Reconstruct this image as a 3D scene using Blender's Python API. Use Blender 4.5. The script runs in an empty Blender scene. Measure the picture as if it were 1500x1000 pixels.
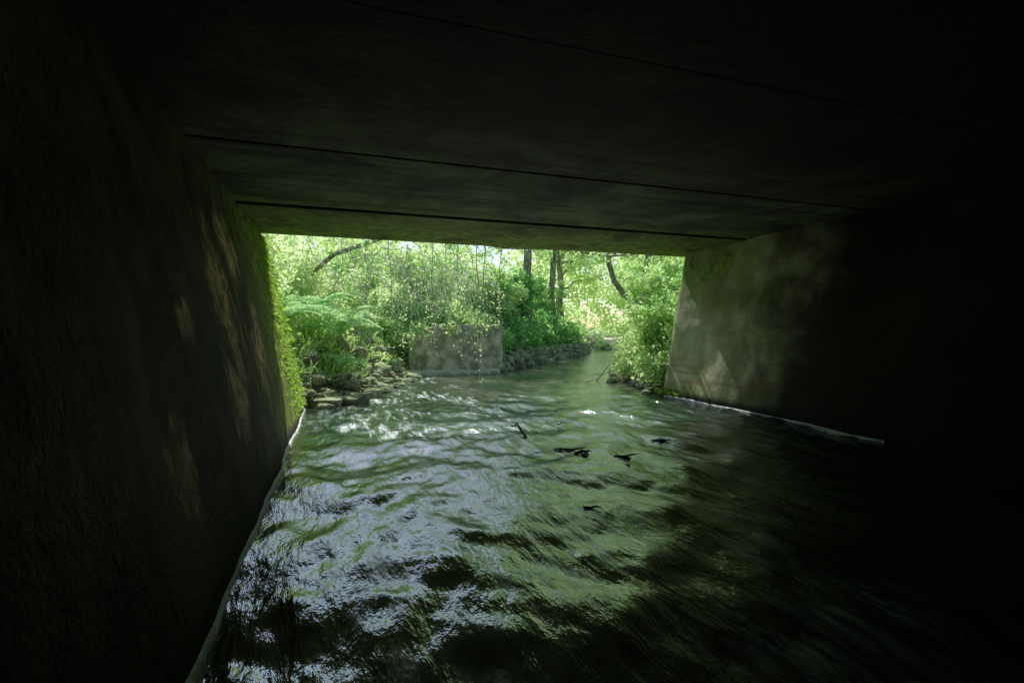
import bpy, math, random
import numpy as np
from mathutils import noise as mnoise, Vector
rng=np.random.default_rng(11); random.seed(5)
scene=bpy.context.scene
scene.view_settings.view_transform='Standard'
scene.view_settings.look='None'
scene.view_settings.exposure=0

# ---------------------------------------------------------------- materials
class NT:
    def __init__(s,name):
        s.m=bpy.data.materials.new(name); s.m.use_nodes=True
        s.n=s.m.node_tree.nodes; s.l=s.m.node_tree.links; s.n.clear()
        s.out=s.n.new('ShaderNodeOutputMaterial')
        s.geo=s.n.new('ShaderNodeNewGeometry'); s.pos=s.geo.outputs['Position']
    def set(s,inp,v):
        if hasattr(v,'is_linked'): s.l.new(v,inp)
        else:
            if isinstance(v,(tuple,list)) and len(v)==3 and inp.type=='RGBA': v=(*v,1)
            inp.default_value=v
    def scale(s,v,sc):
        k=s.n.new('ShaderNodeVectorMath'); k.operation='MULTIPLY'; s.set(k.inputs[0],v); k.inputs[1].default_value=sc; return k.outputs[0]
    def noise(s,vec,scale,detail=4,rough=.55,dist=0):
        k=s.n.new('ShaderNodeTexNoise'); s.set(k.inputs['Vector'],vec)
        k.inputs['Scale'].default_value=scale;k.inputs['Detail'].default_value=detail
        k.inputs['Roughness'].default_value=rough;k.inputs['Distortion'].default_value=dist
        return k.outputs[0]
    def mr(s,v,a,b,c=0,d=1):
        k=s.n.new('ShaderNodeMapRange'); k.interpolation_type='SMOOTHSTEP'
        s.set(k.inputs[0],v)
        for i,q in enumerate((a,b,c,d)): k.inputs[i+1].default_value=q
        return k.outputs[0]
    def math(s,op,a,b=0.0):
        k=s.n.new('ShaderNodeMath'); k.operation=op; s.set(k.inputs[0],a); s.set(k.inputs[1],b); return k.outputs[0]
    def mix(s,f,a,b):
        k=s.n.new('ShaderNodeMix'); k.data_type='RGBA'; s.set(k.inputs[0],f); s.set(k.inputs[6],a); s.set(k.inputs[7],b); return k.outputs[2]
    def xyz(s):
        k=s.n.new('ShaderNodeSeparateXYZ'); s.l.new(s.pos,k.inputs[0]); return k.outputs
    def bump(s,h,st,dist=.05):
        k=s.n.new('ShaderNodeBump'); s.set(k.inputs['Height'],h);k.inputs['Strength'].default_value=st;k.inputs['Distance'].default_value=dist; return k.outputs[0]
    def pbr(s,col,rough=.8,normal=None,**kw):
        k=s.n.new('ShaderNodeBsdfPrincipled'); s.set(k.inputs['Base Color'],col); s.set(k.inputs['Roughness'],rough)
        if normal is not None: s.set(k.inputs['Normal'],normal)
        for a,b in kw.items(): s.set(k.inputs[a.replace('_',' ')],b)
        return k.outputs[0]
    def finish(s,sh): s.l.new(sh,s.out.inputs[0]); return s.m

def leaf_mat(name,dark,light,trans=.5,rough=.45):
    t=NT(name)
    a=t.n.new('ShaderNodeAttribute'); a.attribute_name='shade'
    f=a.outputs['Fac']
    col=t.mix(f,dark,light)
    p=t.pbr(col,rough,Specular_IOR_Level=.5)
    tr=t.n.new('ShaderNodeBsdfTranslucent'); tc=t.mix(f,tuple(min(.95,c*1.6) for c in dark),(min(.95,light[0]*1.45),min(.96,light[1]*1.4),light[2]*1.05))
    t.l.new(tc,tr.inputs[0])
    mx=t.n.new('ShaderNodeMixShader'); mx.inputs[0].default_value=trans
    t.l.new(p,mx.inputs[1]); t.l.new(tr.outputs[0],mx.inputs[2])
    return t.finish(mx.outputs[0])

M_leaf=leaf_mat('leaf_green',(.20,.44,.12),(.68,.90,.44),.58)
M_leafY=leaf_mat('leaf_sunny',(.46,.66,.23),(.90,.97,.62),.62)
M_leafD=leaf_mat('leaf_dark_ivy',(.09,.27,.08),(.42,.72,.28),.52)
M_fern=leaf_mat('fern_green',(.28,.56,.24),(.66,.92,.56),.58)
M_moss=leaf_mat('moss_tuft',(.14,.28,.03),(.46,.62,.14),.5)
M_bramble=leaf_mat('bramble_leaf',(.35,.52,.20),(.72,.84,.52),.58)

def bark_mat(name,a,b):
    t=NT(name); n=t.noise(t.scale(t.pos,(14,14,3)),1,5); 
    return t.finish(t.pbr(t.mix(t.mr(n,.35,.65),a,b),.9,t.bump(n,.6,.03)))
M_bark=bark_mat('bark',(.14,.14,.085),(.46,.42,.29))
M_twig=bark_mat('pale_twig',(.44,.40,.28),(.88,.82,.68))
t=NT('wet_wood'); n=t.noise(t.scale(t.pos,(30,30,30)),1,5)
M_wet=t.finish(t.pbr(t.mix(t.mr(n,.35,.65),(.02,.018,.012),(.16,.14,.10)),.3,t.bump(n,.8,.02)))

def concrete(name,c1,c2,side,moss_amt=1.0):
    t=NT(name); x,y,z=t.xyz()
    n1=t.noise(t.pos,1.3,6,.6,.6); n2=t.noise(t.pos,9,6,.65); n3=t.noise(t.pos,55,3,.7)
    if side=='deck': st=t.noise(t.scale(t.pos,(.35,7,4)),1,6,.65,.3)
    elif side=='right': st=t.noise(t.scale(t.pos,(1.6,1.6,.6)),1,4,.5,.1)
    else: st=t.noise(t.scale(t.pos,(2.2,2.2,.7)),1,5,.6,.3)
    col=t.mix(t.mr(n1,.35,.68),c1,c2)
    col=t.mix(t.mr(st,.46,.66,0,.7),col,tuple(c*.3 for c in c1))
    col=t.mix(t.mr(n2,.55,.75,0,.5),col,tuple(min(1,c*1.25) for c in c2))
    depth_shade=t.math('ADD',y,t.math('MULTIPLY',n1,2.4))  # tunnel darkness painted into colour: right wall and deck go black inwards
    if side=='left':
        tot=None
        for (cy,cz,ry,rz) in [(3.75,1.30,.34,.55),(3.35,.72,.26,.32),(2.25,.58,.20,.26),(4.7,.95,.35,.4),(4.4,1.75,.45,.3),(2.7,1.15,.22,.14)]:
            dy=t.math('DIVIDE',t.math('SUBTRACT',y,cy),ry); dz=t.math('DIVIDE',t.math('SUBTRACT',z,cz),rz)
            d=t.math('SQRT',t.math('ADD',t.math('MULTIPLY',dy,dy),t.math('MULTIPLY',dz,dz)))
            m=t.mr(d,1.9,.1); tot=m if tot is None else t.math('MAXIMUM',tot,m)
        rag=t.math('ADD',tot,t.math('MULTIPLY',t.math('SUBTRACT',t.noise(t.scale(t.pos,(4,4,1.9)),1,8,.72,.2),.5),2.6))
        v=t.n.new('ShaderNodeTexVoronoi'); v.inputs['Scale'].default_value=16; t.l.new(t.pos,v.inputs['Vector'])
        col=t.mix(t.mr(v.outputs['Distance'],.05,.22,.6,0),col,(.02,.018,.012))
        run=t.noise(t.scale(t.pos,(6,6,.5)),1,5,.6,.2)
        mf=t.math('MULTIPLY',t.mr(y,4.2,6.3),t.mr(n2,.22,.48))
        mf=t.math('MAXIMUM',mf,t.math('MULTIPLY',t.mr(run,.48,.64,0,.85),t.mr(y,2.6,5.2)))
        lo=t.math('MULTIPLY',t.math('MULTIPLY',t.mr(z,1.0,.2),t.mr(y,3.5,6.5)),t.mr(n1,.4,.6))
        mf=t.math('MAXIMUM',mf,lo)
    elif side=='right':
        base=t.math('MULTIPLY',t.mr(z,.30,.06),t.mr(y,5.6,6.8))
        hi=t.math('MULTIPLY',t.math('MULTIPLY',t.mr(z,1.1,2.0),t.mr(n1,.42,.58)),t.mr(y,3.5,6.0))
        mf=t.math('MAXIMUM',base,hi)
        col=t.mix(t.mr(t.noise(t.pos,2.2,5,.6),.42,.62,0,.6),col,(.32,.40,.12))
        band=t.mr(t.noise(t.scale(t.pos,(.6,.5,9)),1,3),.5,.62,0,.6)
        col=t.mix(t.math('MULTIPLY',band,t.mr(z,1.1,.3)),col,(.38,.25,.10))
        col=t.mix(t.mr(depth_shade,7.4,5.2,0,.96),col,(.010,.010,.006))
    else:
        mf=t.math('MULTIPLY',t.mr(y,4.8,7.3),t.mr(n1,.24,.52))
        col=t.mix(t.mr(depth_shade,6.3,3.1,0,.92),col,(.006,.007,.004))
    mf=t.math('MULTIPLY',mf,moss_amt)
    if side=='right': mf=t.math('MULTIPLY',mf,t.mr(y,4.9,6.4))
    mcol=t.mix(t.mr(n2,.3,.7),(.09,.16,.02),(.32,.42,.07))
    col=t.mix(mf,col,mcol)
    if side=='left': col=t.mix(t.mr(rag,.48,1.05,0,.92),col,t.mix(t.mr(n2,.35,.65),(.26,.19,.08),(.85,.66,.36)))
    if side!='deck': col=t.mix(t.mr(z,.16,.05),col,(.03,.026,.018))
    h=t.math('ADD',t.math('MULTIPLY',n2,.7),t.math('ADD',t.math('MULTIPLY',n3,.3),t.math('MULTIPLY',mf,.6)))
    return t.finish(t.pbr(col,.82,t.bump(h,.5 if side=='right' else .8,.05),Specular_IOR_Level=.15))
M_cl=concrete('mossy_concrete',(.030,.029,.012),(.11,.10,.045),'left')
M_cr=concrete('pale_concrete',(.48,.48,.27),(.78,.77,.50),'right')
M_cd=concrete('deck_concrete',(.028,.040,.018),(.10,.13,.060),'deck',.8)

def stone_mat(name,a,b,moss):
    t=NT(name); n=t.noise(t.pos,4,6,.65); n2=t.noise(t.pos,25,5,.6)
    nz=t.n.new('ShaderNodeSeparateXYZ'); t.l.new(t.geo.outputs['Normal'],nz.inputs[0])
    col=t.mix(t.mr(n,.35,.65),a,b)
    mf=t.math('MULTIPLY',t.mr(nz.outputs[2],-.1,.8),t.mr(n2,.35,.6,0,moss))
    col=t.mix(mf,col,(.24,.38,.08))
    return t.finish(t.pbr(col,.8,t.bump(t.math('ADD',n,n2),.6,.04)))
M_stone=stone_mat('bank_stone',(.14,.13,.10),(.50,.45,.36),.9)
M_block=stone_mat('old_concrete',(.34,.31,.25),(.84,.78,.67),.3)

def ground():
    t=NT('earth'); x,y,z=t.xyz()
    n=t.noise(t.pos,1.5,6,.6); n2=t.noise(t.pos,14,6,.65)
    col=t.mix(t.mr(n2,.3,.7),(.10,.08,.05),(.28,.23,.15))
    g=t.mix(t.mr(n2,.3,.7),(.14,.30,.06),(.38,.54,.18))
    col=t.mix(t.math('MULTIPLY',t.mr(n,.38,.55),t.mr(z,.15,.6)),col,g)
    col=t.mix(t.mr(z,.08,-.02),col,(.07,.055,.035))
    return t.finish(t.pbr(col,.9,t.bump(n2,.8,.06)))
M_ground=ground()
t=NT('sandy_gravel'); n=t.noise(t.pos,20,5,.7)
M_sand=t.finish(t.pbr(t.mix(t.mr(n,.3,.7),(.50,.43,.35),(.80,.74,.64)),.95,t.bump(n,.6,.03)))

def water_mat():
    t=NT('stream_water'); x,y,z=t.xyz()
    w=t.noise(t.scale(t.pos,(1,.55,1)),1.1,4,.55,.3)
    s1=t.noise(t.scale(t.pos,(10,3.0,1)),1,5,.62,.2)
    s2=t.noise(t.scale(t.pos,(40,7,1)),1,2,.5,.1)
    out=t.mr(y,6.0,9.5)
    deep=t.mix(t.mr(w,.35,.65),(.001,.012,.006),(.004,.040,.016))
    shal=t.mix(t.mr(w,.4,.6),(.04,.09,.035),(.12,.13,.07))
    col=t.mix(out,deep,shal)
    sky_glint=t.math('MULTIPLY',t.mr(t.noise(t.scale(t.pos,(7.0,1.4,1)),1,8,.75,.4),.47,.64),t.mr(t.noise(t.scale(t.pos,(1,.9,1)),1.2,3,.5,.3),.40,.56))  # blue-white sky highlights painted into the water colour as streaks
    sky_glint=t.math('MULTIPLY',sky_glint,t.math('MULTIPLY',t.mr(x,2.6,1.3,.06,1.0),t.mr(x,-.3,.5,.2,1.0)))
    col=t.mix(sky_glint,col,(.86,.95,1.0))
    h=t.math('ADD',t.math('MULTIPLY',s1,.93),t.math('MULTIPLY',s2,.07))
    b=t.bump(h,.42,.05)
    r=t.math('ADD',t.mr(w,.35,.7,.06,.15),t.math('MULTIPLY',sky_glint,.2))
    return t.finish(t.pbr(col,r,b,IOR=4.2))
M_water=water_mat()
t=NT('foam'); n=t.noise(t.pos,30,4,.7)
M_foam=t.finish(t.pbr(t.mix(t.mr(n,.3,.6),(.45,.48,.44),(.85,.88,.86)),.6,t.bump(n,.5,.01)))

# ---------------------------------------------------------------- mesh builder
class MB:
    def __init__(s): s.v=[];s.f=[];s.n=0
    def add(s,v,f,mat=0,shade=None):
        v=np.asarray(v,float).reshape(-1,3); f=np.asarray(f,int)
        if shade is None: shade=np.full(len(f),.5)
        s.v.append(v); s.f.append((f+s.n,mat,np.asarray(shade,float))); s.n+=len(v)
    def build(s,name,mats,smooth=False):
        me=bpy.data.meshes.new(name)
        V=np.concatenate(s.v); me.vertices.add(len(V)); me.vertices.foreach_set('co',V.astype(np.float32).ravel())
        L=np.concatenate([f.ravel() for f,_,_ in s.f]); tot=np.concatenate([np.full(len(f),f.shape[1]) for f,_,_ in s.f])
        me.loops.add(len(L)); me.loops.foreach_set('vertex_index',L.astype(np.int32))
        me.polygons.add(len(tot)); st=np.concatenate([[0],np.cumsum(tot)[:-1]])
        me.polygons.foreach_set('loop_start',st.astype(np.int32))
        me.polygons.foreach_set('material_index',np.concatenate([np.full(len(f),m) for f,m,_ in s.f]).astype(np.int32))
        me.polygons.foreach_set('use_smooth',np.full(len(tot),smooth))
        me.update(calc_edges=True)
        at=me.attributes.new('shade','FLOAT','FACE'); at.data.foreach_set('value',np.concatenate([h for _,_,h in s.f]).astype(np.float32))
        me.validate()
        for m in mats: me.materials.append(m)
        o=bpy.data.objects.new(name,me); scene.collection.objects.link(o); return o

def nrm(a): return a/np.maximum(np.linalg.norm(a,axis=-1,keepdims=True),1e-9)
def leaves(mb,P,size,shade,mat=0,up=.6,ratio=.62,axis=None):
    n=len(P); size=np.broadcast_to(size,(n,))
    N=nrm(rng.normal(size=(n,3))+np.array([0,0,up])*1.2)
    A=rng.normal(size=(n,3)) if axis is None else axis+rng.normal(size=(n,3))*.25
    A=nrm(A-N*(A*N).sum(1,keepdims=True)); B=np.cross(N,A)
    s=size[:,None]; w=s*ratio*.5; d=N*s
    v=np.stack([P, P+A*s*.3+B*w+d*.08, P+A*s*.72+B*w*.72+d*.03, P+A*s-d*.12, P+A*s*.72-B*w*.72+d*.03, P+A*s*.3-B*w+d*.08],1)
    idx=np.arange(n)[:,None]*6
    f=np.concatenate([idx+np.array([0,1,2,3]),idx+np.array([0,3,4,5])])
    mb.add(v.reshape(-1,3),f,mat,np.concatenate([shade,shade]))
def clumps(mb,C,R,k,size,mat=0,up=.6,flat=.75,lo=0,hi=1):
    C=np.asarray(C,float); m=len(C); R=np.broadcast_to(R,(m,))
    d=nrm(rng.normal(size=(m*k,3)))*(rng.random((m*k,1))**.45)
    d[:,2]*=flat
    P=np.repeat(C,k,0)+d*np.repeat(R,k)[:,None]
    cs=np.repeat(rng.random(m),k)
    sh=np.clip(lo+(hi-lo)*(.6*cs+.4*rng.random(m*k)),0,1)
    leaves(mb,P,size*(.6+.8*rng.random(m*k)),sh,mat,up)
def tube(mb,pts,rad,mat=0,k=6,cap=True):
    pts=np.asarray(pts,float); n=len(pts); rad=np.broadcast_to(rad,(n,))
    T=nrm(np.gradient(pts,axis=0)); ref=np.array([.31,.52,.79]); 
    if abs((T[0]*ref).sum())>.9: ref=np.array([1.,0,0])
    A=nrm(np.cross(T,ref)); B=np.cross(T,A)
    an=np.arange(k)/k*2*math.pi
    v=pts[:,None]+rad[:,None,None]*(np.cos(an)[None,:,None]*A[:,None]+np.sin(an)[None,:,None]*B[:,None])
    i=np.arange(n-1)[:,None]*k; j=np.arange(k)[None]; j2=(j+1)%k
    f=np.stack([i+j,i+j2,i+k+j2,i+k+j],-1).reshape(-1,4)
    mb.add(v.reshape(-1,3),f,mat)
def wig(a,b,n,amp,sag=0):
    a=np.array(a,float);b=np.array(b,float); t=np.linspace(0,1,n)[:,None]
    p=a+(b-a)*t; w=np.cumsum(rng.normal(size=(n,3)),0); w-=w[0]+(w[-1]-w[0])*t
    p=p+w*amp; p[:,2]-=sag*4*(t*(1-t))[:,0]; return p

# ---------------------------------------------------------------- terrain
LB=np.array([(-.43,-24),(-.43,7.3),(.5,8.9),(1.25,11.0),(1.75,12.25),(3.95,12.2),(7.4,16.4),(10.9,20.6),(11.3,24),(8.5,28),(-2,36)])
RB=np.array([(5.0,-24),(5.0,7.0),(5.5,9.4),(8.3,13.6),(11.9,18.6),(13.2,21.5),(13.0,26),(10,31.5),(-2,40)])
def dseg(x,y,poly):
    d=np.full(np.shape(x),1e9)
    for a,b in zip(poly[:-1],poly[1:]):
        e=b-a; t=np.clip(((x-a[0])*e[0]+(y-a[1])*e[1])/(e@e),0,1)
        d=np.minimum(d,np.hypot(x-a[0]-t*e[0],y-a[1]-t*e[1]))
    return d
POLY=np.concatenate([LB,RB[::-1]])
def inside(x,y):
    c=np.zeros(np.shape(x),bool); n=len(POLY)
    for i in range(n):
        x1,y1=POLY[i];x2,y2=POLY[(i+1)%n]
        if y1==y2: continue
        c^=((y1>y)!=(y2>y))&(x<(x2-x1)*(y-y1)/(y2-y1)+x1)
    return c
def cheap(x,y,s,ph):
    return (np.sin(x*s+ph)*np.cos(y*s*.83+ph*2)+.5*np.sin(x*s*2.3+y*s*1.1+ph)+.3*np.cos(y*s*4.1-x*s*3.3+ph*3))/1.8
def H(x,y):
    x=np.asarray(x,float);y=np.asarray(y,float)
    dl=dseg(x,y,LB); dr=dseg(x,y,RB); ins=inside(x,y)
    left=dl<dr
    hl=np.interp(dl,[0,.15,.5,1.1,2.2,5,12,40],[-.05,.12,.35,.95,1.45,1.75,1.9,2.0])
    far=np.clip((y-17)/8,0,1); hl=hl*(1-.45*far)
    hr=np.interp(dr,[0,.15,.6,1.5,4,12,40],[-.05,.08,.35,.7,.95,1.1,1.4])*(1-.5*far)
    h=np.where(left,hl,hr)+.07*cheap(x,y,1.7,1)*np.clip(np.minimum(dl,dr)*2,0,1)+.03*cheap(x,y,6,2)
    h=np.where(ins,-np.minimum(.45,np.minimum(dl,dr)*.7)-.05,h)
    cul=y<7.15
    d=np.minimum(dl,dr)
    hc=np.where(ins|(d<.75),-.5,np.where(d<1.0,-.5+(d-.75)*10,2.05))
    return np.where(cul,hc,h)
def axisc(lo,a,b,hi,st):
    c=list(np.arange(a,b+1e-6,st)); s=st
    while c[-1]<hi: s*=1.22; c.append(c[-1]+s)
    s=st
    while c[0]>lo: s*=1.22; c.insert(0,c[0]-s)
    return np.array(c)
def grid(mb,xs,ys,hf,mat=0):
    X,Y=np.meshgrid(xs,ys); Z=hf(X,Y); nx=len(xs);ny=len(ys)
    i=(np.arange(ny-1)[:,None]*nx+np.arange(nx-1)[None]).ravel()
    mb.add(np.stack([X,Y,Z],-1),np.stack([i,i+1,i+nx+1,i+nx],-1),mat)
mb=MB(); grid(mb,axisc(-400,-3,16,400,.12),axisc(-400,6.5,28,500,.14),H); mb.build('ground',[M_ground],True)

# water
def wh(X,Y):
    Z=np.zeros(X.shape); f=Z.ravel(); xr=X.ravel(); yr=Y.ravel()
    for i in range(len(f)):
        x=xr[i];y=yr[i]
        if y<-.5 or y>22: continue
        wx=mnoise.noise((x*.9,y*.7,3.1))*.35; wy=mnoise.noise((x*.9,y*.7,7.7))*.35
        a=mnoise.noise(((x+wx)*1.7,(y+wy)*1.5,0)); b=mnoise.noise(((x+wx)*3.6,(y+wy)*2.6,5))
        c=mnoise.noise(((x+wx)*8,(y+wy)*5,9)); d=mnoise.noise(((x+wy)*17,(y+wx)*9,2))
        amp=1.0 if y<6 else max(.30,1-(y-6)*.2)
        f[i]=amp*(.034*a+.023*b+.011*c+.004*d)
    return f.reshape(X.shape)
mb=MB(); grid(mb,axisc(-3,-.6,5.3,20,.032),axisc(-22,.8,9,42,.032),wh); mb.build('stream_water',[M_water],True)

# sandy path beyond the bend
pc=wig((13.9,21.4,0),(19,34,0),14,.15); mb=MB(); v=[]
for i,p in enumerate(pc):
    for k in np.linspace(-1,1,7):
        xx=p[0]+k*(1.1+.2*math.sin(i*1.7)); yy=p[1]-k*.45; v.append((xx,yy,float(H(xx,yy))+.03))
i=(np.arange(13)[:,None]*7+np.arange(6)[None]).ravel()
mb.add(v,np.stack([i,i+1,i+8,i+7],-1)); mb.build('sandy_path',[M_sand],True)

# ---------------------------------------------------------------- culvert
def wall(name,xb,sgn,y1,mat,batter):
    ys=np.concatenate([np.arange(-22,0,.5),np.arange(0,y1+.001,.06)]); ys[-1]=y1; zs=np.linspace(-.6,2.40,52)
    mb=MB(); Y,Z=np.meshgrid(ys,zs); X=xb+sgn*batter*np.clip(Z,-1,9)
    D=np.array([[mnoise.noise((0,y*1.1,z*1.1))*.022+mnoise.noise((3,y*5,z*5))*.007 for y in ys] for z in zs])
    E=np.clip((Y-(y1-.12))/.12,0,1)**2*.05
    X=X+sgn*(D+E)
    n=len(ys); i=(np.arange(len(zs)-1)[:,None]*n+np.arange(n-1)[None]).ravel()
    V=np.stack([X,Y,Z],-1); mb.add(V,np.stack([i,i+1,i+n+1,i+n],-1))
    back=xb+sgn*1.45
    e=V[:,-1]; eb=e.copy(); eb[:,0]=back; m=len(e)
    j=np.arange(m-1); mb.add(np.concatenate([e,eb]),np.stack([j,j+m,j+m+1,j+1],-1))
    tp=V[-1]; tb=tp.copy(); tb[:,0]=back; j=np.arange(n-1); mb.add(np.concatenate([tp,tb]),np.stack([j,j+1,j+n+1,j+n],-1))
    mb.add([(back,-22,-.6),(back,y1,-.6),(back,y1,2.4),(back,-22,2.4)],[[0,1,2,3]])
    return mb.build(name,[mat],True)
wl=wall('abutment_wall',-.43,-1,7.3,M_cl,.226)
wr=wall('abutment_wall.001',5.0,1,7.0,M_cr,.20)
def box(mb,a,b,mat=0,c=.012):
    x0,y0,z0=a;x1,y1,z1=b
    v=[(x0,y0,z0),(x1,y0,z0),(x1,y1,z0),(x0,y1,z0),(x0,y0,z1),(x1,y0,z1),(x1,y1,z1),(x0,y1,z1)]
    mb.add(v,[[0,3,2,1],[4,5,6,7],[0,1,5,4],[1,2,6,5],[2,3,7,6],[3,0,4,7]],mat)
mb=MB(); edges=[7.30,5.62,3.82,2.05,.3]+[.3-1.75*k for k in range(1,13)]
for q,(a,b) in enumerate(zip(edges[:-1],edges[1:])):
    dz=[0,.02,.024,.022,.02][min(q,4)]; g0=[0,.02,.010,.002][min(q,3)]; g1=[.02,.010,.002,.002][min(q,3)]
    box(mb,(-2.1,b+g1,2.35+dz),(6.7,a-g0,2.86))
box(mb,(-2.1,-21.5,2.865),(6.7,7.2,3.05))
box(mb,(-2.6,6.9,3.055),(7.3,7.26,3.5))
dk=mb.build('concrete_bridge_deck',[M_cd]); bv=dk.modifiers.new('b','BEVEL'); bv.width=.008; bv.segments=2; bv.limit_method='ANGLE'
mb=MB(); box(mb,(-2.3,-22.3,-.6),(6.9,-21.6,3.0)); mb.build('culvert_light_stop',[M_cd])  # unseen wall added to keep daylight out of the rear opening

def foam(name,xb,sgn,y0,y1,k=1):
    ys=np.arange(y0,y1,.03); v=[]
    for y in ys:
        w=k*max(0.001,.003+.010*mnoise.noise((y*2.3,1,sgn))+.006*mnoise.noise((y*9,4,0)))*min(1,(y-y0)*1.2+.1)
        x=xb+sgn*mnoise.noise((0,y*1.1,0))*.02-sgn*.004
        zz=.016+.014*mnoise.noise((y*2,sgn,2))-.02*max(0,1-(y-y0)*1.2)
        v+= [(x+sgn*.03,y,zz+.012),(x-sgn*w*.4,y,zz+.010),(x-sgn*w*1.4,y,zz-.002),(x-sgn*w*1.5,y,zz-.05)]
    mb=MB(); n=len(ys); i=(np.arange(n-1)[:,None]*4+np.arange(3)[None]).ravel()
    mb.add(v,np.stack([i,i+1,i+5,i+4],-1)); mb.build(name,[M_foam],True)
foam('foam_line',-.43,-1,.1,7.25,1.0); foam('foam_line.001',5.0,1,3.4,6.9,.4)

# ---------------------------------------------------------------- stones
import bmesh
_bm=bmesh.new(); bmesh.ops.create_icosphere(_bm,subdivisions=2,radius=1); 
IV=np.array([v.co[:] for v in _bm.verts]); IF=np.array([[v.index for v in f.verts] for f in _bm.faces]); _bm.free()
def stone(mb,c,s,mat=0,box=.5):
    v=IV.copy(); v=np.sign(v)*np.abs(v)**(1-box*.55)
    ph=rng.random(3)*9
    v*=1+.16*np.sin(v[:,[1]]*3+ph[0])*np.cos(v[:,[0]]*2.6+ph[1])+.08*np.sin(v[:,[2]]*7+ph[2])+.04*rng.normal(size=(len(v),1))
    v=v*np.array(s); a=rng.random()*6.28; ca,sa=math.cos(a),math.sin(a)
    t=rng.normal()*.25; v=np.stack([v[:,0],v[:,1]*math.cos(t)-v[:,2]*math.sin(t),v[:,1]*math.sin(t)+v[:,2]*math.cos(t)],1)
    v=np.stack([v[:,0]*ca-v[:,1]*sa,v[:,0]*sa+v[:,1]*ca,v[:,2]],1)
    mb.add(v+np.array(c),IF,mat)
def along(poly,t):
    seg=np.diff(poly,axis=0); L=np.hypot(*seg.T); cs=np.concatenate([[0],np.cumsum(L)]); s=t
    i=min(len(L)-1,int(np.searchsorted(cs,s)-1)) if s>0 else 0
    u=(s-cs[i])/L[i]; p=poly[i]+seg[i]*u; nn=np.array([-seg[i][1],seg[i][0]])/L[i]; return p,nn
mb=MB(); nb=LB[1:5]
for k in range(330):
    s=rng.uniform(.1,5.0); p,nn=along(nb,s); off=rng.uniform(-.35,1.1)
    q=p+nn*off; r=rng.uniform(.025,.085)+.12*rng.random()**4
    stone(mb,(q[0],q[1],max(-.01,float(H(*q)))+r*.15),(r*1.4,r,r*.65))
mb.build('rubble_stones',[M_stone])
mb=MB(); eb=LB[5:9]
for row in range(4):
    s=.1
    while s<12.5:
        w=rng.uniform(.10,.34); p,nn=along(eb,s); q=p+nn*(.02+.07*row+rng.uniform(-.09,.07))
        if rng.random()<.85: stone(mb,(q[0],q[1],.03+.12*row+rng.uniform(-.035,.035)),(w*.55,w*.5,rng.uniform(.06,.11)),0,.75)
        s+=w*.95
mb.build('stone_bank_edging',[M_stone])
mb=MB()
for k in range(45):
    s=rng.uniform(.1,10); p,nn=along(RB[1:5],s); q=p-nn*rng.uniform(-.15,.4); r=rng.uniform(.04,.13)
    stone(mb,(q[0],q[1],max(0,float(H(*q)))+r*.2),(r*1.2,r,r*.6))
mb.build('rubble_stones.001',[M_stone])
def block(name,a,b,th,z0,z1,mat,seg=40,slope=0):
    a=np.array(a);b=np.array(b);e=b-a; L=np.hypot(*e); e/=L; nn=np.array([-e[1],e[0]])
    mb=MB(); us=np.linspace(0,1,seg); nz=16; ts=np.linspace(0,1,nz); V=[]
    for tt in ts:
        for u in us:
            ztop=z1-slope*max(0,.35-u)/.35-.07*abs(mnoise.noise((u*3,2,5)))-.02*abs(mnoise.noise((u*14,2,5)))
            z=z0+(ztop-z0)*tt
            ed=.05*mnoise.noise((u*5,z*3,1))+.015*mnoise.noise((u*20,z*11,4))-.04*max(0,tt-.9)*10
            p=a+e*L*u-nn*ed; V.append((p[0],p[1],z))
    V=np.array(V); n=seg; i=(np.arange(nz-1)[:,None]*n+np.arange(n-1)[None]).ravel()
    mb.add(V,np.stack([i,i+1,i+n+1,i+n],-1))
    t0=V[-n:]; t1=t0+np.array([nn[0]*th,nn[1]*th,0]); j=np.arange(n-1); mb.add(np.concatenate([t0,t1]),np.stack([j,j+1,j+n+1,j+n],-1))
    for col in (0,n-1):
        e0=V[col::n]; e1=e0+np.array([nn[0]*th,nn[1]*th,0]); m=len(e0); j=np.arange(m-1); mb.add(np.concatenate([e0,e1]),np.stack([j,j+1,j+m+1,j+m],-1))
    return mb.build(name,[mat],True)
block('concrete_block_wall',(1.62,12.35),(3.95,12.15),.9,-.2,1.22,M_block,slope=.25)
block('concrete_ledge',(1.2,11.35),(3.7,11.6),1.0,-.3,.11,M_block)
mb=MB()
for row in range(12):
    u=0
    while u<3.4:
        w=rng.uniform(.16,.34); stone(mb,(7.0+u*.75,10.2+u*.66,.75+row*.14),(w*.55,.14,.085),0,.85); u+=w
mb.build('stone_wall',[M_block])

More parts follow.
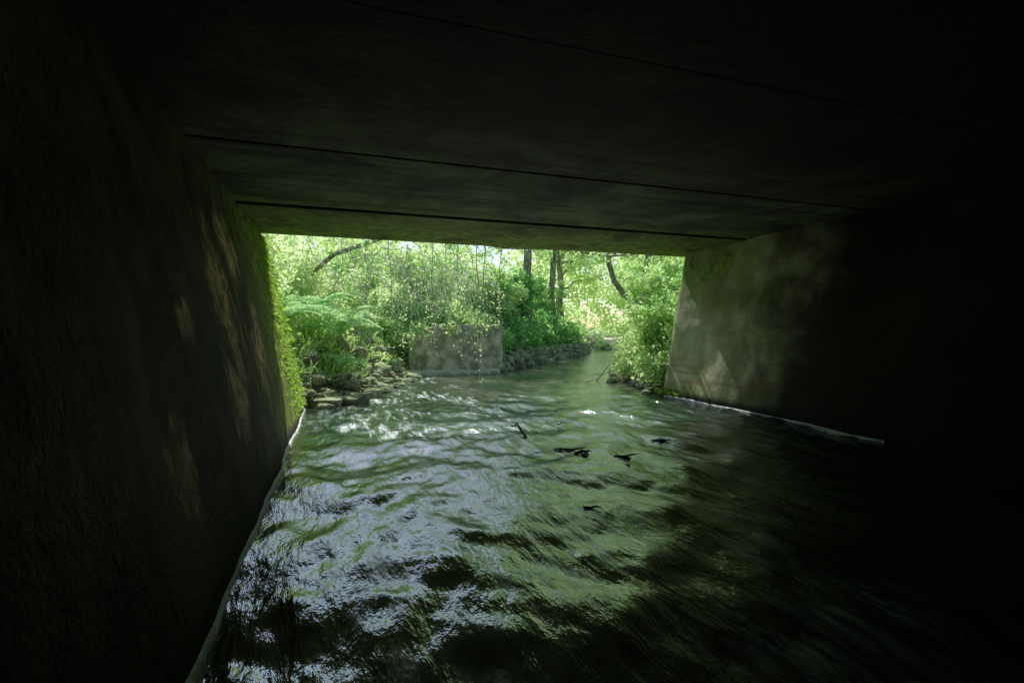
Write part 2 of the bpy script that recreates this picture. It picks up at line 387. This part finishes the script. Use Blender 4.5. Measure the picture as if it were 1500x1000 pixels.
# ---------------------------------------------------------------- vegetation
def scatter(n,xr,yr,cond):
    out=[]
    while len(out)<n:
        x=rng.uniform(*xr,4000);y=rng.uniform(*yr,4000)
        k=cond(x,y); out+=list(zip(x[k],y[k]))
    out=np.array(out[:n]); return out
def isleft(x,y): return dseg(x,y,LB)<dseg(x,y,RB)
def blockfree(x,y): return ~((x>1.35)&(x<4.2)&(y>10.8)&(y<12.75))
def onpath(x,y): return np.abs((x-13.9)-(y-21.4)*.405)<1.5
def cover(name,n,xr,yr,cond,R,k,size,mat,zo=(.0,.45),**kw):
    p=scatter(n,xr,yr,cond); z=H(p[:,0],p[:,1])+rng.uniform(*zo,n)
    mb=MB(); clumps(mb,np.column_stack([p,z]),rng.uniform(*R,n),k,size,0,**kw); return mb.build(name,[mat])
cover('bank_undergrowth',360,(-3.5,5),(7.5,15),lambda x,y:isleft(x,y)&~inside(x,y)&(dseg(x,y,LB)>.95)&(dseg(x,y,LB)<3.4)&blockfree(x,y),(.14,.36),65,.07,M_leaf)
cover('bank_weeds',110,(-1,3),(7.5,12.2),lambda x,y:isleft(x,y)&~inside(x,y)&(dseg(x,y,LB)>.25)&(dseg(x,y,LB)<1.0)&blockfree(x,y),(.06,.17),34,.05,M_leaf,(0,.14))
cover('ivy',330,(3.9,12),(12.4,25),lambda x,y:isleft(x,y)&~inside(x,y)&(dseg(x,y,LB)>.3)&(dseg(x,y,LB)<2.5),(.25,.5),80,.11,M_leafD,(.1,.8))
cover('ivy.001',110,(1.0,4.1),(12.6,14.2),lambda x,y:~inside(x,y)&(dseg(x,y,LB)>.4),(.2,.38),70,.08,M_leaf,(.1,.55))
mb=MB(); C=[]
for k in range(17):
    u=rng.random()**1.3; x0=1.6+2.4*u; L=rng.uniform(.15,.65)*(1.2-.8*u); p=wig((x0,12.3-.08*u,1.2),(x0+rng.normal()*.12,12.14-.1*u,1.2-L),8,.015)
    tube(mb,p,.005,1,4)
    for q in p: C+= [q+rng.normal(size=3)*[.05,.03,.05] for _ in range(3)]
for k in range(110): C.append(np.array([1.60+rng.normal()*.14,12.2+rng.normal()*.1,rng.uniform(.1,1.0)]))
C=np.array(C); leaves(mb,C,.07*(.6+.7*rng.random(len(C))),rng.random(len(C)),0,.3); mb.build('ivy.002',[M_leaf,M_twig])
cover('bank_undergrowth.001',480,(5,17),(7.1,24),lambda x,y:~isleft(x,y)&~inside(x,y)&(dseg(x,y,RB)>.15)&(dseg(x,y,RB)<2.6)&~onpath(x,y),(.2,.42),80,.075,M_leaf,(.05,.6),lo=.2)
cover('meadow_plants',650,(2,34),(20,44),lambda x,y:~inside(x,y)&~onpath(x,y),(.35,.7),60,.14,M_leafY,(.0,.7))
cover('woodland_undergrowth',500,(-14,8),(12,34),lambda x,y:~inside(x,y)&(dseg(x,y,LB)>2.5),(.4,.9),65,.13,M_leafY,(.1,1.6))
cover('hedge',400,(-8,40),(29,36),lambda x,y:~inside(x,y)&((x<15.5)|(x>19)),(.8,1.4),75,.24,M_leafY,(.3,6.4))

def shrub(name,x,y,h,w,mat,nst=9,k=70,size=.075,z0=None,bark=M_twig):
    z=float(H(x,y)) if z0 is None else z0
    mb=MB(); C=[];R=[]
    for i in range(nst):
        a=rng.random()*6.28; rr=w*math.sqrt(rng.random()); top=np.array([x+math.cos(a)*rr,y+math.sin(a)*rr,z+h*rng.uniform(.55,1.0)])
        p=wig((x+rng.normal()*.1,y+rng.normal()*.1,z-.1),top,9,.03*h,-.08*h); tube(mb,p,np.linspace(.02,.004,9),1,5)
        for q in p[3:]:
            for _ in range(2):
                e=q+rng.normal(size=3)*.22*np.array([1,1,.8])*w; C.append(e);R.append(rng.uniform(.12,.30)*max(.7,w))
                tube(mb,wig(q,e,4,.02),[.005,.004,.003,.002],1,3)
    clumps(mb,C,R,k,size,0,.5)
    return mb.build(name,[mat,bark])
i=0
for (x,y,h,w,m,n,k,s) in [(-1.5,9.3,1.6,.8,M_leafY,10,38,.07),(-.9,11.6,1.5,.9,M_leafY,10,32,.07),(.3,13.4,1.5,.8,M_leaf,8,35,.075),
    (2.4,15.0,1.9,1.0,M_leaf,11,45,.085),(4.6,15.2,1.9,.95,M_leaf,12,50,.09),(6.2,17.2,2.0,1.1,M_leafD,11,50,.10),(-2.6,13.2,2.4,1.3,M_leafY,11,42,.09),
    (.2,17,2.6,1.4,M_leafY,12,45,.11),(3.2,18.5,2.9,1.4,M_leafY,12,50,.11),(8.3,20.5,2.2,1.2,M_leaf,11,50,.11),
    (5.85,8.0,1.35,.6,M_leaf,13,60,.06),(6.9,9.2,1.9,.8,M_leaf,11,60,.07),(7.9,9.9,2.1,.9,M_leaf,10,55,.075),(9.8,12.2,2.2,1.2,M_leaf,10,55,.09),(11.6,14.2,2.6,1.3,M_leafD,10,55,.1),(14.5,18,3.0,1.5,M_leaf,10,60,.12)]:
    shrub('shrub' if i==0 else 'shrub.%03d'%i,x,y,h,w,m,n,k,s); i+=1

def tree(name,x,y,h,r,lean=(0,0),crown0=.45,spread=2.2,mat=M_leaf,nl=11,k=70,size=.13,cr=(.5,.9),limbs=()):
    z=float(H(x,y))-.15; mb=MB()
    top=np.array([x+lean[0],y+lean[1],z+h]); tr=wig((x,y,z),top,14,.035*h/4)
    rad=r*np.linspace(1,.18,14); rad[0]*=1.35; tube(mb,tr,rad,1,9); C=[];R=[]
    for i in range(nl):
        f=crown0+(1-crown0)*(i+.5)/nl; q=tr[min(13,int(f*13))]; a=i*2.4+rng.normal()*.4
        L=spread*(1.1-.6*f)*rng.uniform(.8,1.2); e=q+np.array([math.cos(a)*L,math.sin(a)*L,L*rng.uniform(.15,.6)])
        p=wig(q,e,8,.05*L); tube(mb,p,np.linspace(r*.35,.015,8),1,6)
        for g in p[3:]:
            for _ in range(2):
                e2=g+rng.normal(size=3)*.3*spread*.6; tube(mb,wig(g,e2,4,.03),[.02,.014,.01,.006],1,4); C.append(e2);R.append(rng.uniform(*cr))
    for l in limbs: tube(mb,l[0],l[1],1,8)
    clumps(mb,C,R,k,size,0,.5)
    return mb.build(name,[mat,M_bark])
tree('tree',8.9,20.2,8.5,.19,(.3,.2),mat=M_leaf,k=32)
tree('tree.001',10.4,22.6,9,.20,(-.2,.3),mat=M_leaf,k=32)
tree('tree.002',6.4,16.9,7.5,.22,(-.3,.2),.5,2.4,M_leaf,k=28)
lp=np.array([(12.6,18.9,2.0),(12.1,18.8,2.35),(11.5,18.6,2.55),(10.9,18.4,3.1),(10.6,18.3,3.8),(10.5,18.3,4.8)])
tree('tree.003',12.7,18.9,10,.21,(.2,.1),.5,3.0,M_leaf,k=42,limbs=[(lp,np.linspace(.17,.09,6))])
tree('tree.004',15.5,20.5,10,.26,(.2,.1),.35,3.2,M_leafD,14,k=50)
tree('tree.005',11.9,11.0,7.5,.22,(-.2,.1),.35,2.6,M_leaf,12,k=45)
tree('tree.006',14.0,30.5,11,.25,(.2,.1),.3,3.5,M_leafY,14,55,.18)
tree('tree.007',19.5,27,11,.25,(.2,.1),.3,3.5,M_leaf,14,55,.18)
tree('tree.008',-6.5,16,6,.18,(.2,.1),.3,2.4,M_leafY,12,55,.14)
mb=MB(); b0=float(H(-1.2,12.2))
main=np.array([(-1.3,12.2,b0-.1),(-.9,11.8,b0+.5),(-.1,11.1,2.65),(.9,10.4,2.95),(2.0,9.9,2.92),(3.1,9.5,2.74),(4.1,9.15,2.66),(5.1,8.85,2.55),(5.7,8.7,2.62)])
main=main+rng.normal(size=main.shape)*.02; tube(mb,main,np.linspace(.060,.014,9),1,7)
C=[];R=[]
for _ in range(90):
    t=rng.uniform(2,7.8); q=main[int(t)]+(main[int(t)+1]-main[int(t)])*(t%1); e=q+np.array([rng.normal()*.35,rng.normal()*.35,rng.uniform(-.25,.5)])
    tube(mb,wig(q,e,5,.03),np.linspace(.008,.002,5),1,4); C.append(e);R.append(rng.uniform(.08,.2))
clumps(mb,C,R,14,.085,0,.5); mb.build('leaning_tree',[M_leaf,M_bark])

# pale bramble stems and hanging vines
mb=MB(); tips=[]
for k in range(220):
    bx=rng.uniform(-.6,3.2); by=11.0+rng.uniform(-1.3,1.2)+.2*bx; a=np.array([bx,by,rng.uniform(1.9,3.0)])
    e=a+np.array([rng.uniform(-.5,1.1),rng.uniform(-1.3,.2),-rng.uniform(.4,1.6)]); e[2]=max(e[2],.3)
    p=wig(a,e,9,.035,-.18); r=rng.uniform(.004,.010); tube(mb,p,np.linspace(r,.003,9),1,4)
    if k%5==0:
        for q in p[2:]: tips+= [q+rng.normal(size=3)*.05 for _ in range(3)]
tips=np.array(tips); leaves(mb,tips,.05*(.6+.8*rng.random(len(tips))),rng.random(len(tips)),0,.4); mb.build('bramble',[M_bramble,M_twig])
vi=0
for (x,y,z0,z1) in [(2.5,8.7,2.8,.18),(2.35,8.75,2.75,.7),(2.15,9.4,2.8,.9),(1.75,9.9,2.8,.55),(1.3,10.2,2.8,.9),(3.0,9.4,2.7,1.3),(.9,9.9,2.8,1.2),(1.95,9.6,2.8,1.35),(.5,10,2.8,1.5)]:
    mb=MB(); p=wig((x,y,z0),(x+rng.uniform(-.25,.1),y,z1),18,.014); tube(mb,p,np.linspace(.010,.005,18),1,4)
    c=np.repeat(p[3:],3,0)+rng.normal(size=(45,3))*.04; leaves(mb,c,.04,rng.random(45),0,.2)
    for q in p[5::4]:
        e=q+np.array([rng.normal()*.15,rng.normal()*.1,-rng.uniform(.1,.3)]); tube(mb,wig(q,e,5,.012),[.003,.0025,.002,.0018,.0015],1,3)
    mb.build('hanging_vine' if vi==0 else 'hanging_vine.%03d'%vi,[M_bramble,M_twig]); vi+=1

# ferns
def fern(name,x,y,z,L,nf=11,face=None):
    mb=MB()
    for i in range(nf):
        a=i/nf*6.28+rng.normal()*.2; l=L*rng.uniform(.75,1.1); d=np.array([math.cos(a),math.sin(a),0])
        if face is not None: d=nrm(d+np.array([*face,0])*.7)
        t=np.linspace(0,1,30); el=rng.uniform(.7,1.2)
        p=np.array([x,y,z])+d*(l*t*(.55+.35*t))[:,None]+np.array([0,0,1])*(l*(el*t-(.65+.2*rng.random())*t**2.2))[:,None]
        tube(mb,p,np.linspace(.006,.0015,30),1,4)
        T=nrm(np.gradient(p,axis=0)); S=nrm(np.cross(T,[0,0,1.]))
        for sd in (-1,1):
            pl=l*.21*np.sin(np.pi*np.clip(t*.93+.07,0,1))**.75; idx=np.arange(2,30)
            for j in idx:
                A=nrm(S[j]*sd+T[j]*.35-np.array([0,0,.18])); n=7; u=(np.arange(n)+.4)/n
                P=p[j]+A*(pl[j]*u)[:,None]; s=pl[j]*.28*(1-u*.75)+.004
                for s2 in (-1,1):
                    leaves(mb,P,s,np.clip(.5+.2*rng.normal(size=n)+.1*np.sin(i*7),0,1),0,1.6,.5,axis=nrm(T[j]*s2+A*.5)*np.ones((n,3))*2)
    return mb.build(name,[M_fern,M_twig])
fern('fern',-.02,9.5,.95,1.0,11,(.5,-.6)); fern('fern.001',-.45,9.9,1.35,.95,10,(.5,-.6)); fern('fern.002',.15,10.5,1.15,.75,9,(.6,-.5)); fern('fern.003',-.75,8.7,1.25,.7,8,(.6,-.3)); fern('fern.004',.05,8.9,.45,.5,8,(.5,-.3))

# moss and grass tufts
mb=MB(); n=4600; z=rng.uniform(.1,2.3,n); y=7.32-np.abs(rng.normal(size=n))*.6; x=-.43-.226*z+.012+rng.normal(size=n)*.008
leaves(mb,np.column_stack([x,y,z]),.035*(.5+rng.random(n)),rng.random(n),0,.1,.35,axis=np.tile([.8,.2,-1.0],(n,1)))
n=1700; z=rng.uniform(.2,2.3,n); y=7.32+rng.normal(size=n)*.05; x=-.41-.226*z-rng.random(n)*.3
leaves(mb,np.column_stack([x,y,z]),.08*(.5+rng.random(n)),rng.random(n),0,.2,.35); mb.build('wall_moss',[M_moss])
mb=MB(); n=500; y=7.05-np.abs(rng.normal(size=n))*.25; x=4.99-rng.random(n)*.04; z=.03+rng.random(n)*.05
leaves(mb,np.column_stack([x,y,z]),.035*(.5+rng.random(n)),rng.random(n)*.4,0,.3,.3,axis=np.tile([-.3,0,1.0],(n,1))); mb.build('wall_moss.001',[M_moss])
mb=MB(); p=scatter(900,(-2.5,9),(7.4,15),lambda x,y:~inside(x,y)&(np.minimum(dseg(x,y,LB),dseg(x,y,RB))<1.5)&blockfree(x,y)&(np.where(isleft(x,y),dseg(x,y,LB)-.35,dseg(x,y,RB))>.12))
P=np.repeat(np.column_stack([p,H(p[:,0],p[:,1])]),7,0); P+=rng.normal(size=P.shape)*[.05,.05,.0]
ax=np.column_stack([rng.normal(size=(len(P),2))*.45,np.ones(len(P))])
leaves(mb,P,.19*(.5+rng.random(len(P))),rng.random(len(P)),0,0,.07,axis=ax*2); mb.build('grass_tufts',[M_leafY])

# distant trees
mb=MB(); C=[];R=[]
for k in range(1000):
    az=math.radians(rng.uniform(-75,95)); d=rng.uniform(36,60); x=math.sin(az)*d; y=math.cos(az)*d; deg=math.degrees(az)
    hmax=14 if deg>23 else (6.5 if deg>-8 else 9)
    C.append((x,y,rng.uniform(.5,1)**.8*hmax*rng.uniform(.1,1))); R.append(rng.uniform(.9,1.9))
clumps(mb,C,R,65,.42,0,.4,.8)
for k in range(70):
    az=math.radians(rng.uniform(-70,90)); d=rng.uniform(38,55); x=math.sin(az)*d; y=math.cos(az)*d
    tube(mb,wig((x,y,.5),(x+rng.normal()*.4,y,5),6,.1),np.linspace(.22,.08,6),1,6)
mb.build('distant_trees',[M_leafY,M_bark])

# sticks caught in the riffle
mb=MB()
for (a,b,r) in [((1.74,4.86,.12),(1.80,4.62,-.02),.012),((1.74,4.86,.12),(1.70,4.90,.09),.008),((1.85,4.18,.0),(2.08,4.0,.04),.010),((1.95,3.97,.0),(2.08,3.9,.03),.012),
   ((2.25,3.8,.0),(2.40,3.68,.03),.009),((1.43,2.78,.0),(1.50,2.68,.02),.007),((2.9,4.2,.0),(3.02,4.05,.03),.010),((2.35,5.2,.0),(2.37,5.15,.05),.009)]:
    tube(mb,wig(a,b,6,.008),np.array([.6,1,1.1,.9,.8,.4])*r,0,6)
mb.build('driftwood',[M_wet])
mb=MB()
for (x,y,r) in [(2.02,3.9,.036),(1.88,4.12,.026),(2.33,3.74,.028),(2.2,3.5,.018),(2.96,4.12,.024)]:
    stone(mb,(x,y,float(wh(np.array([[x]]),np.array([[y]]))[0,0])+r*.0),(r*1.7,r,r*.6))
mb.build('stream_stones',[M_wet])
mb=MB()
for a,b,r in [((5.1,9.3,.02),(6.0,10.1,.45),.02),((5.3,9.5,.12),(5.0,9.75,.10),.01),((.3,8.9,.15),(1.1,8.5,.05),.012),((.1,8.5,.25),(.9,9.0,.2),.01),((4.7,9.0,.02),(5.6,9.3,.22),.012)]:
    tube(mb,wig(a,b,7,.02),np.linspace(r,r*.4,7),0,5)
mb.build('driftwood.001',[M_twig])

# ---------------------------------------------------------------- light
el=math.radians(46); az=math.radians(10)
S=np.array([math.sin(az)*math.cos(el),math.cos(az)*math.cos(el),math.sin(el)])
W=bpy.data.worlds.new('World'); scene.world=W; W.use_nodes=True; nt=W.node_tree
sk=nt.nodes.new('ShaderNodeTexSky'); sk.sky_type='NISHITA'; sk.sun_disc=False; sk.sun_elevation=el; sk.sun_rotation=az; sk.dust_density=.9; sk.air_density=1.3; sk.ozone_density=4.0
bg=nt.nodes['Background']; bg.inputs[1].default_value=.15; nt.links.new(sk.outputs[0],bg.inputs[0])
ld=bpy.data.lights.new('sun','SUN'); ld.energy=5; ld.angle=math.radians(.5); ld.color=(1,.98,.92)
lo=bpy.data.objects.new('sun',ld); scene.collection.objects.link(lo)
lo.rotation_euler=Vector(S).to_track_quat('Z','Y').to_euler(); lo.location=(0,0,30)

cd=bpy.data.cameras.new('camera'); cam=bpy.data.objects.new('camera',cd); scene.collection.objects.link(cam)
cd.sensor_width=36; cd.lens=17.57; cd.shift_y=-19/1500; cd.clip_end=1500; cd.clip_start=.02
cam.location=(0,0,1.1); cam.rotation_euler=(math.radians(90),0,math.radians(-19.1)); scene.camera=cam
